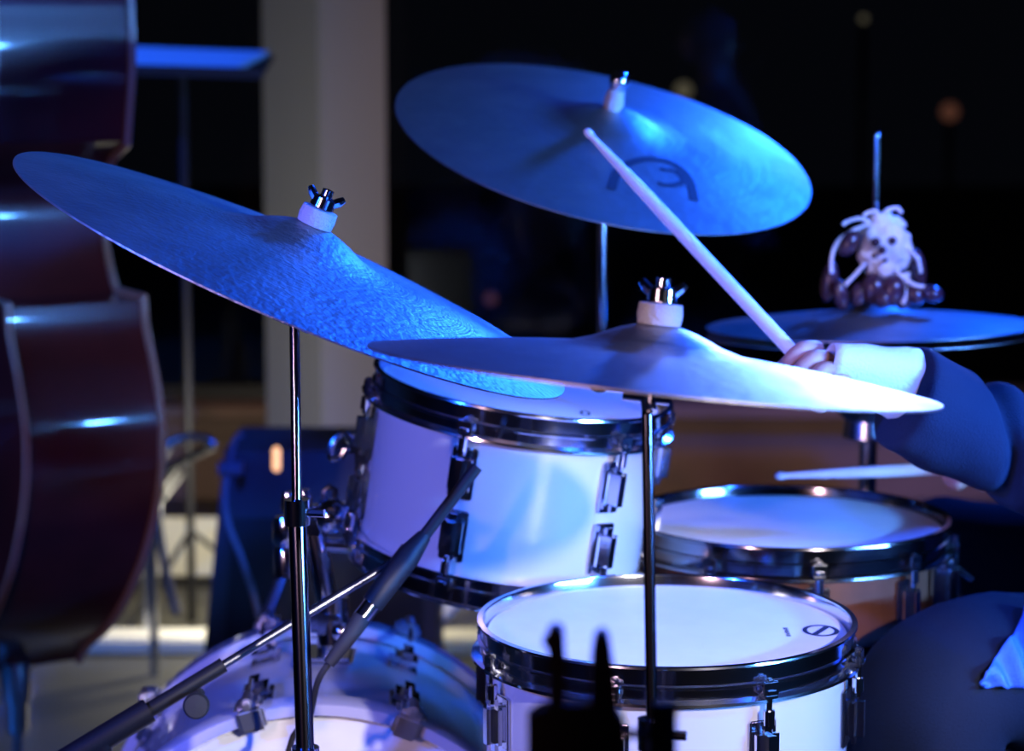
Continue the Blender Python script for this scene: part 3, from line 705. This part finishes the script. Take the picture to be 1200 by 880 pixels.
gb = gb+[(-a, b) for a, b in reversed(gb[1:-1])]
obj('body', MB().prism(smooth(gb+[gb[0]], 4)[:-1], -.02, .02, frame(V((Hc.x, Hc.y+.04, .27)), RT, (0, -1, .04))), M_head2, t)
gs = thing('guitar_stand', 'black floor stand holding the dark guitar in front of the drums', 'stand', V((Hc.x, Hc.y+.1, 0)))
for s_ in (-1, 1):
    obj('leg', MB().tube([V((Hc.x+s_*.06, Hc.y-.02, .035)), V((Hc.x+s_*.1, Hc.y+.12, .035)), V((Hc.x, Hc.y+.16, .4))], .007, 8), M_black, gs)
    obj('foot', MB().ball(V((Hc.x+s_*.1, Hc.y+.12, .016)), .016), M_rubber, gs)
obj('rear_leg', MB().tube([V((Hc.x, Hc.y+.16, .4)), V((Hc.x, Hc.y+.34, .01))], .007, 8), M_black, gs)

# ============================================================ DRUMMER
def skin(chains, subd=2):
    """chains: lists of (point, radius or (rx, ry)); linked at shared keys -> one smooth surface"""
    verts = []; edges = []; rad = []; key = {}
    for ch in chains:
        prev = None
        for p, r in ch:
            k = tuple(round(c, 4) for c in p)
            if k not in key: key[k] = len(verts); verts.append(V(p)); rad.append(r if isinstance(r, tuple) else (r, r))
            if prev is not None and prev != key[k]: edges.append((prev, key[k]))
            prev = key[k]
    me = bpy.data.meshes.new('sk'); me.from_pydata(verts, edges, [])
    o = bpy.data.objects.new('sk', me); S.collection.objects.link(o)
    o.modifiers.new('s', 'SKIN')
    for i, sv in enumerate(me.skin_vertices[0].data): sv.radius = rad[i]; sv.use_root = (i == 0)
    m = o.modifiers.new('u', 'SUBSURF'); m.levels = subd; m.render_levels = subd
    dg = bpy.context.evaluated_depsgraph_get(); ev = o.evaluated_get(dg); em = ev.to_mesh()
    mb = MB().add([v.co.copy() for v in em.vertices], [tuple(p.vertices) for p in em.polygons])
    ev.to_mesh_clear(); bpy.data.objects.remove(o); bpy.data.meshes.remove(me)
    return mb
sx, sy = .95, 2.85                                # seat
t = thing('person', 'drummer in a black jacket and white cuffs at the right, holding the drumsticks', 'person', V((sx, sy, 0)))
pel = V((sx, sy, .55)); wai = V((sx+.0, sy, .74)); che = V((sx-.04, sy, .94)); ncb = V((sx-.06, sy, 1.09)); ncm = V((sx-.075, sy, 1.15)); hd = V((sx-.11, sy, 1.26))
shN = V((sx-.07, sy-.19, 1.02)); shF = V((sx-.07, sy+.19, 1.02))
wrN = at(1046, 442, 2.42); elN = at(1262, 575, 2.50); haN = at(972, 427, 2.41)
elN2 = elN
wrF = at(1150, 548, 2.90); elF = V((.83, 3.12, .74)); 
hipN = V((sx-.02, sy-.10, .52)); hipF = V((sx-.02, sy+.10, .52))
knN = at(1080, 796, 2.5); knF = V((.56, 3.22, .57))
anN = V((.46, 2.50, .09)); anF = V((.42, 3.24, .11))
toN = V((.30, 2.60, .035)); toF = V((.28, 3.22, .05))
def mid(a, b, k=.5): return a.lerp(b, k)
# continuous body, slimmer than the clothes
body = skin([[(pel, (.09, .10)), (wai, (.09, .11)), (che, (.10, .14)), (ncb, (.055, .06)), (ncm, (.048, .052)), (ncm.lerp(hd, .4), .05)],
             [(che, (.10, .14)), (shN, .05), (mid(shN, elN), .04), (elN, .03), (mid(elN, wrN), .024), (wrN, .018)],
             [(che, (.10, .14)), (shF, .05), (mid(shF, elF), .04), (elF, .034), (mid(elF, wrF), .034), (wrF, .024)],
             [(pel, (.09, .10)), (hipN, .07), (mid(hipN, knN), .06), (knN, .052), (mid(knN, anN, .35), .05), (anN, .028), (toN, .018)],
             [(pel, (.09, .10)), (hipF, .07), (mid(hipF, knF), .06), (knF, .052), (mid(knF, anF, .35), .05), (anF, .028), (toF, .018)]], 2)
def head(mb, c, fwd, side, up):
    bm = bmesh.new(); bmesh.ops.create_uvsphere(bm, u_segments=40, v_segments=28, radius=1)
    for v in bm.verts:
        x, y, z = v.co                                     # x forward, y side, z up
        X, Y, Z = x*.098, y*.077, z*.118
        if z < -.1: X *= 1-.18*(-z); Y *= 1-.34*(-z-.1)
        if x > 0:
            X += .024*math.exp(-((y/.13)**2)-((z+.12)/.2)**2)*(1 if z < .05 else .5)      # nose
            X -= .010*(math.exp(-((abs(y)-.36)/.16)**2-((z-.08)/.12)**2))                 # eye sockets
            X += .006*math.exp(-((z-.25)/.1)**2)*math.exp(-(y/.5)**2)                     # brow
            X += .006*math.exp(-((y/.3)**2)-((z+.5)/.06)**2)+.008*math.exp(-((y/.3)**2)-((z+.82)/.12)**2)  # lips, chin
        if x < -.2: X *= 1.08
        v.co = c+fwd*X+side*Y+up*Z
    bm.verts.index_update(); mb.add([v.co.copy() for v in bm.verts], [[v.index for v in f.verts] for f in bm.faces]); bm.free()
    for s_ in (-1, 1):
        e = c-fwd*.008+side*s_*.077-up*.005
        mb.tube(spline([e+up*.03, e+up*.033-fwd*.016+side*s_*.008, e-fwd*.02+side*s_*.010, e-up*.03-fwd*.006+side*s_*.003], 4), .0065, 8)
fw = V((-.93, -.12, -.33)).normalized(); sd = V((0, 0, 1)).cross(fw).normalized(); hu = fw.cross(sd)
head(body, hd, fw, sd, hu)
def fist(mb, wrist, palm_c, grip, gdir, back):
    """closed hand around the axis (grip, gdir); back = direction of the back of the hand"""
    along = (grip-wrist).normalized(); gd = gdir.normalized(); back = (back-gd*back.dot(gd)).normalized(); front = gd.cross(back)
    if front.dot(along) < 0: front = -front
    w_ = skin([[(wrist, (.018, .019)), (wrist.lerp(grip, .45)+back*.0, (.016, .022)), (grip-front*.022+back*.006, (.014, .030))]], 2)
    mb.add(w_.v, w_.f)
    for k in range(4):
        o_ = grip+gd*((k-1.5)*.0165); L = (.82, .92, .88, .74)[k]
        pts = [o_-front*.022+back*.014, o_+back*.022*L+front*.010, o_+front*.024*L+back*.006, o_+front*.016-back*.014, o_-front*.003-back*.019]
        f_ = skin([[(pts[0], .0088), (pts[1], .0088), (pts[2], .0080), (pts[3], .0074), (pts[4], .0068)]], 2)
        mb.add(f_.v, f_.f)
    th = [wrist.lerp(grip, .5)-gd*.026-back*.004, grip-gd*.036-back*.006-front*.012, grip-gd*.032-back*.016+front*.008, grip-gd*.024-back*.015+front*.022]
    f_ = skin([[(th[0], .012), (th[1], .011), (th[2], .0095), (th[3], .008)]], 2); mb.add(f_.v, f_.f)
sdir = (tipA-bA).normalized(); gpos = tipA.lerp(bA, .94)
fist(body, wrN, haN, gpos, -sdir, V((.25, -.2, 1)))
sd2 = (tipB-bB).normalized(); gp2 = tipB.lerp(bB, .88)
fist(body, wrF, gp2, gp2, -sd2+V((0, .25, 0)), V((.1, 0, 1)))
bo = obj('body', body, M_skin, t, sharp=180)
for s_ in (-1, 1):
    e_ = obj('eye', MB().ball(hd+fw*.0765+sd*.028*s_+hu*.008, .0105), M_eye, t)
    obj('iris', MB().ball(hd+fw*.084+sd*.028*s_+hu*.006, .0045), M_eb, e_)
    obj('eyebrow', MB().tube([hd+fw*.086+sd*.014*s_+hu*.026, hd+fw*.086+sd*.03*s_+hu*.031, hd+fw*.076+sd*.045*s_+hu*.026], [.003, .0035, .002], 8), M_hair, t)
obj('mouth', MB().ball(hd+fw*.088-hu*.058, (.008, .022, .006)), M_lip, t)
bm = bmesh.new(); bmesh.ops.create_uvsphere(bm, u_segments=32, v_segments=20, radius=1)
bmesh.ops.delete(bm, geom=[v for v in bm.verts if v.co.z < -.35 or (v.co.x > .45 and v.co.z < .45)], context='VERTS')
for v in bm.verts:
    x, y, z = v.co; k = 1+.04*noise.noise(v.co*4); v.co = hd+(fw*(x*.107-.004)+sd*y*.086+hu*(z*.125+.004))*k
bm.verts.index_update(); mb = MB().add([v.co.copy() for v in bm.verts], [[v.index for v in f.verts] for f in bm.faces]); bm.free()
obj('hair', mb, M_hair, t, sharp=180)
cuffE = at(1062, 450, 2.425)
dN = (wrN-elN).normalized()
sl0 = elN+dN*(at(1062, 456, 2.43)-elN).dot(dN)
jk = skin([[(pel-V((-.01, 0, .03)), (.165, .19)), (pel+V((0, 0, .07)), (.155, .175)), (wai, (.135, .16)), (che, (.13, .18)), (ncb-V((0, 0, .02)), (.075, .085)), (ncb+V((0, 0, .02)), (.062, .07))],
           [(che, (.13, .18)), (shN, .075), (mid(shN, elN), .064), (elN, .060), (mid(elN, sl0, .55)-V((0,0,.004)), .058), (sl0-V((0,0,.010)), .060), (sl0+dN*.012-V((0,0,.012)), .060)],
           [(che, (.13, .18)), (shF, .075), (mid(shF, elF), .064), (elF, .058), (mid(elF, wrF), .05), (mid(elF, wrF, .8), .045)]], 4)
for i, v in enumerate(jk.v):   # folds in the cloth
    k = noise.noise(v*9)*.010+noise.noise(v*22)*.004
    v2 = v+V((k*.6, k*.8, k)); a_ = v-sl0; tt = a_.dot(dN); rr = a_-dN*tt
    if .02 < -tt < .22 and rr.length < .11:
        q_ = -tt+rr.z*.75
        v2 = v2+rr.normalized()*(-.012*math.exp(-((q_-.105)/.008)**2)+.004*math.exp(-((q_-.130)/.014)**2))
    jk.v[i] = v2
obj('jacket', jk, M_suit, t, sharp=180)
tr = skin([[(pel+V((0, 0, .10)), (.13, .15)), (pel, (.145, .165)), (hipN, .12), (mid(hipN, knN), .105), (knN, .098), (mid(knN, anN, .4), .085), (mid(knN, anN, .9), .065), (anN-V((0,0,.01)), .06)],
           [(pel, (.14, .16)), (hipF, .105), (mid(hipF, knF), .09), (knF, .078), (mid(knF, anF, .4), .07), (mid(knF, anF, .9), .06), (anF-V((0,0,.01)), .06)]], 3)
for i, v in enumerate(tr.v):
    k = noise.noise(v*8+V((3, 1, 0)))*.012+noise.noise(v*20)*.004; tr.v[i] = v+V((k*.5, k*.6, k))
tr_o = obj('trousers', tr, M_trous, t, sharp=180)
# white shirt cuffs
def cuff(a, b, r0, r1, name='shirt_cuff'):
    d = (b-a).normalized(); Mx = frame(a, V((0, 0, 1)), d); L = (b-a).length; mb = MB()
    n = 28; m = 8; vs = []; fs = []
    for j in range(m+1):
        for i in range(n):
            r = r0+(r1-r0)*j/m; an = 2*PI*i/n; r *= 1+.06*noise.noise(V((math.cos(an)*2, math.sin(an)*2, j*.5)))
            vs.append((r*math.cos(an), r*math.sin(an)*.9, L*j/m))
    for j in range(m):
        for i in range(n): fs.append((j*n+i, j*n+(i+1) % n, (j+1)*n+(i+1) % n, (j+1)*n+i))
    mb.add(vs, fs, Mx); o = obj(name, mb, M_shirt, t, sharp=60, label='white cuff')
    s_ = o.modifiers.new('thick', 'SOLIDIFY'); s_.thickness = .0016
cuff(at(1064, 452, 2.43), at(970, 424, 2.41), .039, .0195)
cuff(elF.lerp(wrF, .78), elF.lerp(wrF, .98), .036, .03)
for an, to in ((anN, toN), (anF, toF)):
    d = (to-an); d.z = 0; d.normalize()
    sh = skin([[(V((an.x, an.y, .07))-d*.04, .042), (V((an.x, an.y, .05))+d*.06, (.03, .042)), (V((an.x, an.y, .04))+d*.17, (.026, .042)), (V((an.x, an.y, .033))+d*.21, (.018, .03))]], 2)
    for i, v in enumerate(sh.v): sh.v[i] = V((v.x, v.y, max(v.z, .008)))
    obj('shoe', sh, M_shoe, t)
# cloth over the thigh; the blue light on it is put into its colour
from mathutils.bvhtree import BVHTree
bvh = BVHTree.FromPolygons([v for v in tr.v], tr.f)
vs = []; fs = []; nu, nv = 44, 16
for i in range(nu+1):
    for j in range(nv+1):
        u = i/nu; v_ = j/nv
        yt = 800-78*min(1, u/.5)**1.1-6*abs(math.sin(u*9)); px = 1147+u*110+10*(1-v_)*0; py = yt+(806-yt)*v_
        d = (at(px, py, 1)-CAM).normalized(); hit = bvh.ray_cast(CAM, d)
        p = hit[0] if hit[0] is not None else at(px, py, 2.45)
        nn = hit[1] if hit[0] is not None else -d
        if nn.dot(d) > 0: nn = -nn
        vs.append(p+nn*(.009+.006*math.sin(u*30-v_*5)))
for i in range(nu):
    for j in range(nv): fs.append((i*(nv+1)+j, (i+1)*(nv+1)+j, (i+1)*(nv+1)+j+1, i*(nv+1)+j+1))
tw = obj('cloth', MB().add(vs, fs), mat('cloth_blue_light_tint', (.03, .12, .5), .7, bump=.2, bscale=300), None, sharp=180)
m_ = tw.modifiers.new('thick', 'SOLIDIFY'); m_.thickness = .002
tag(tw, 'folded cloth draped on the thigh of the drummer, blue light put into its colour', 'cloth')
# drum stool
t = thing('drum_stool', 'round black drum stool under the drummer', 'stool', V((sx+.03, sy, 0)))
obj('seat', MB().lathe([(0, .43), (.13, .43), (.165, .415), (.17, .38), (.16, .35), (0, .35)], T(sx+.03, sy, 0), 40), M_black, t)
obj('post', MB().tube([(sx+.03, sy, .36), (sx+.03, sy, .12)], .016), M_chrome, t)
tripod(t, V((sx+.03, sy, 0)), r=.24, h=.25)
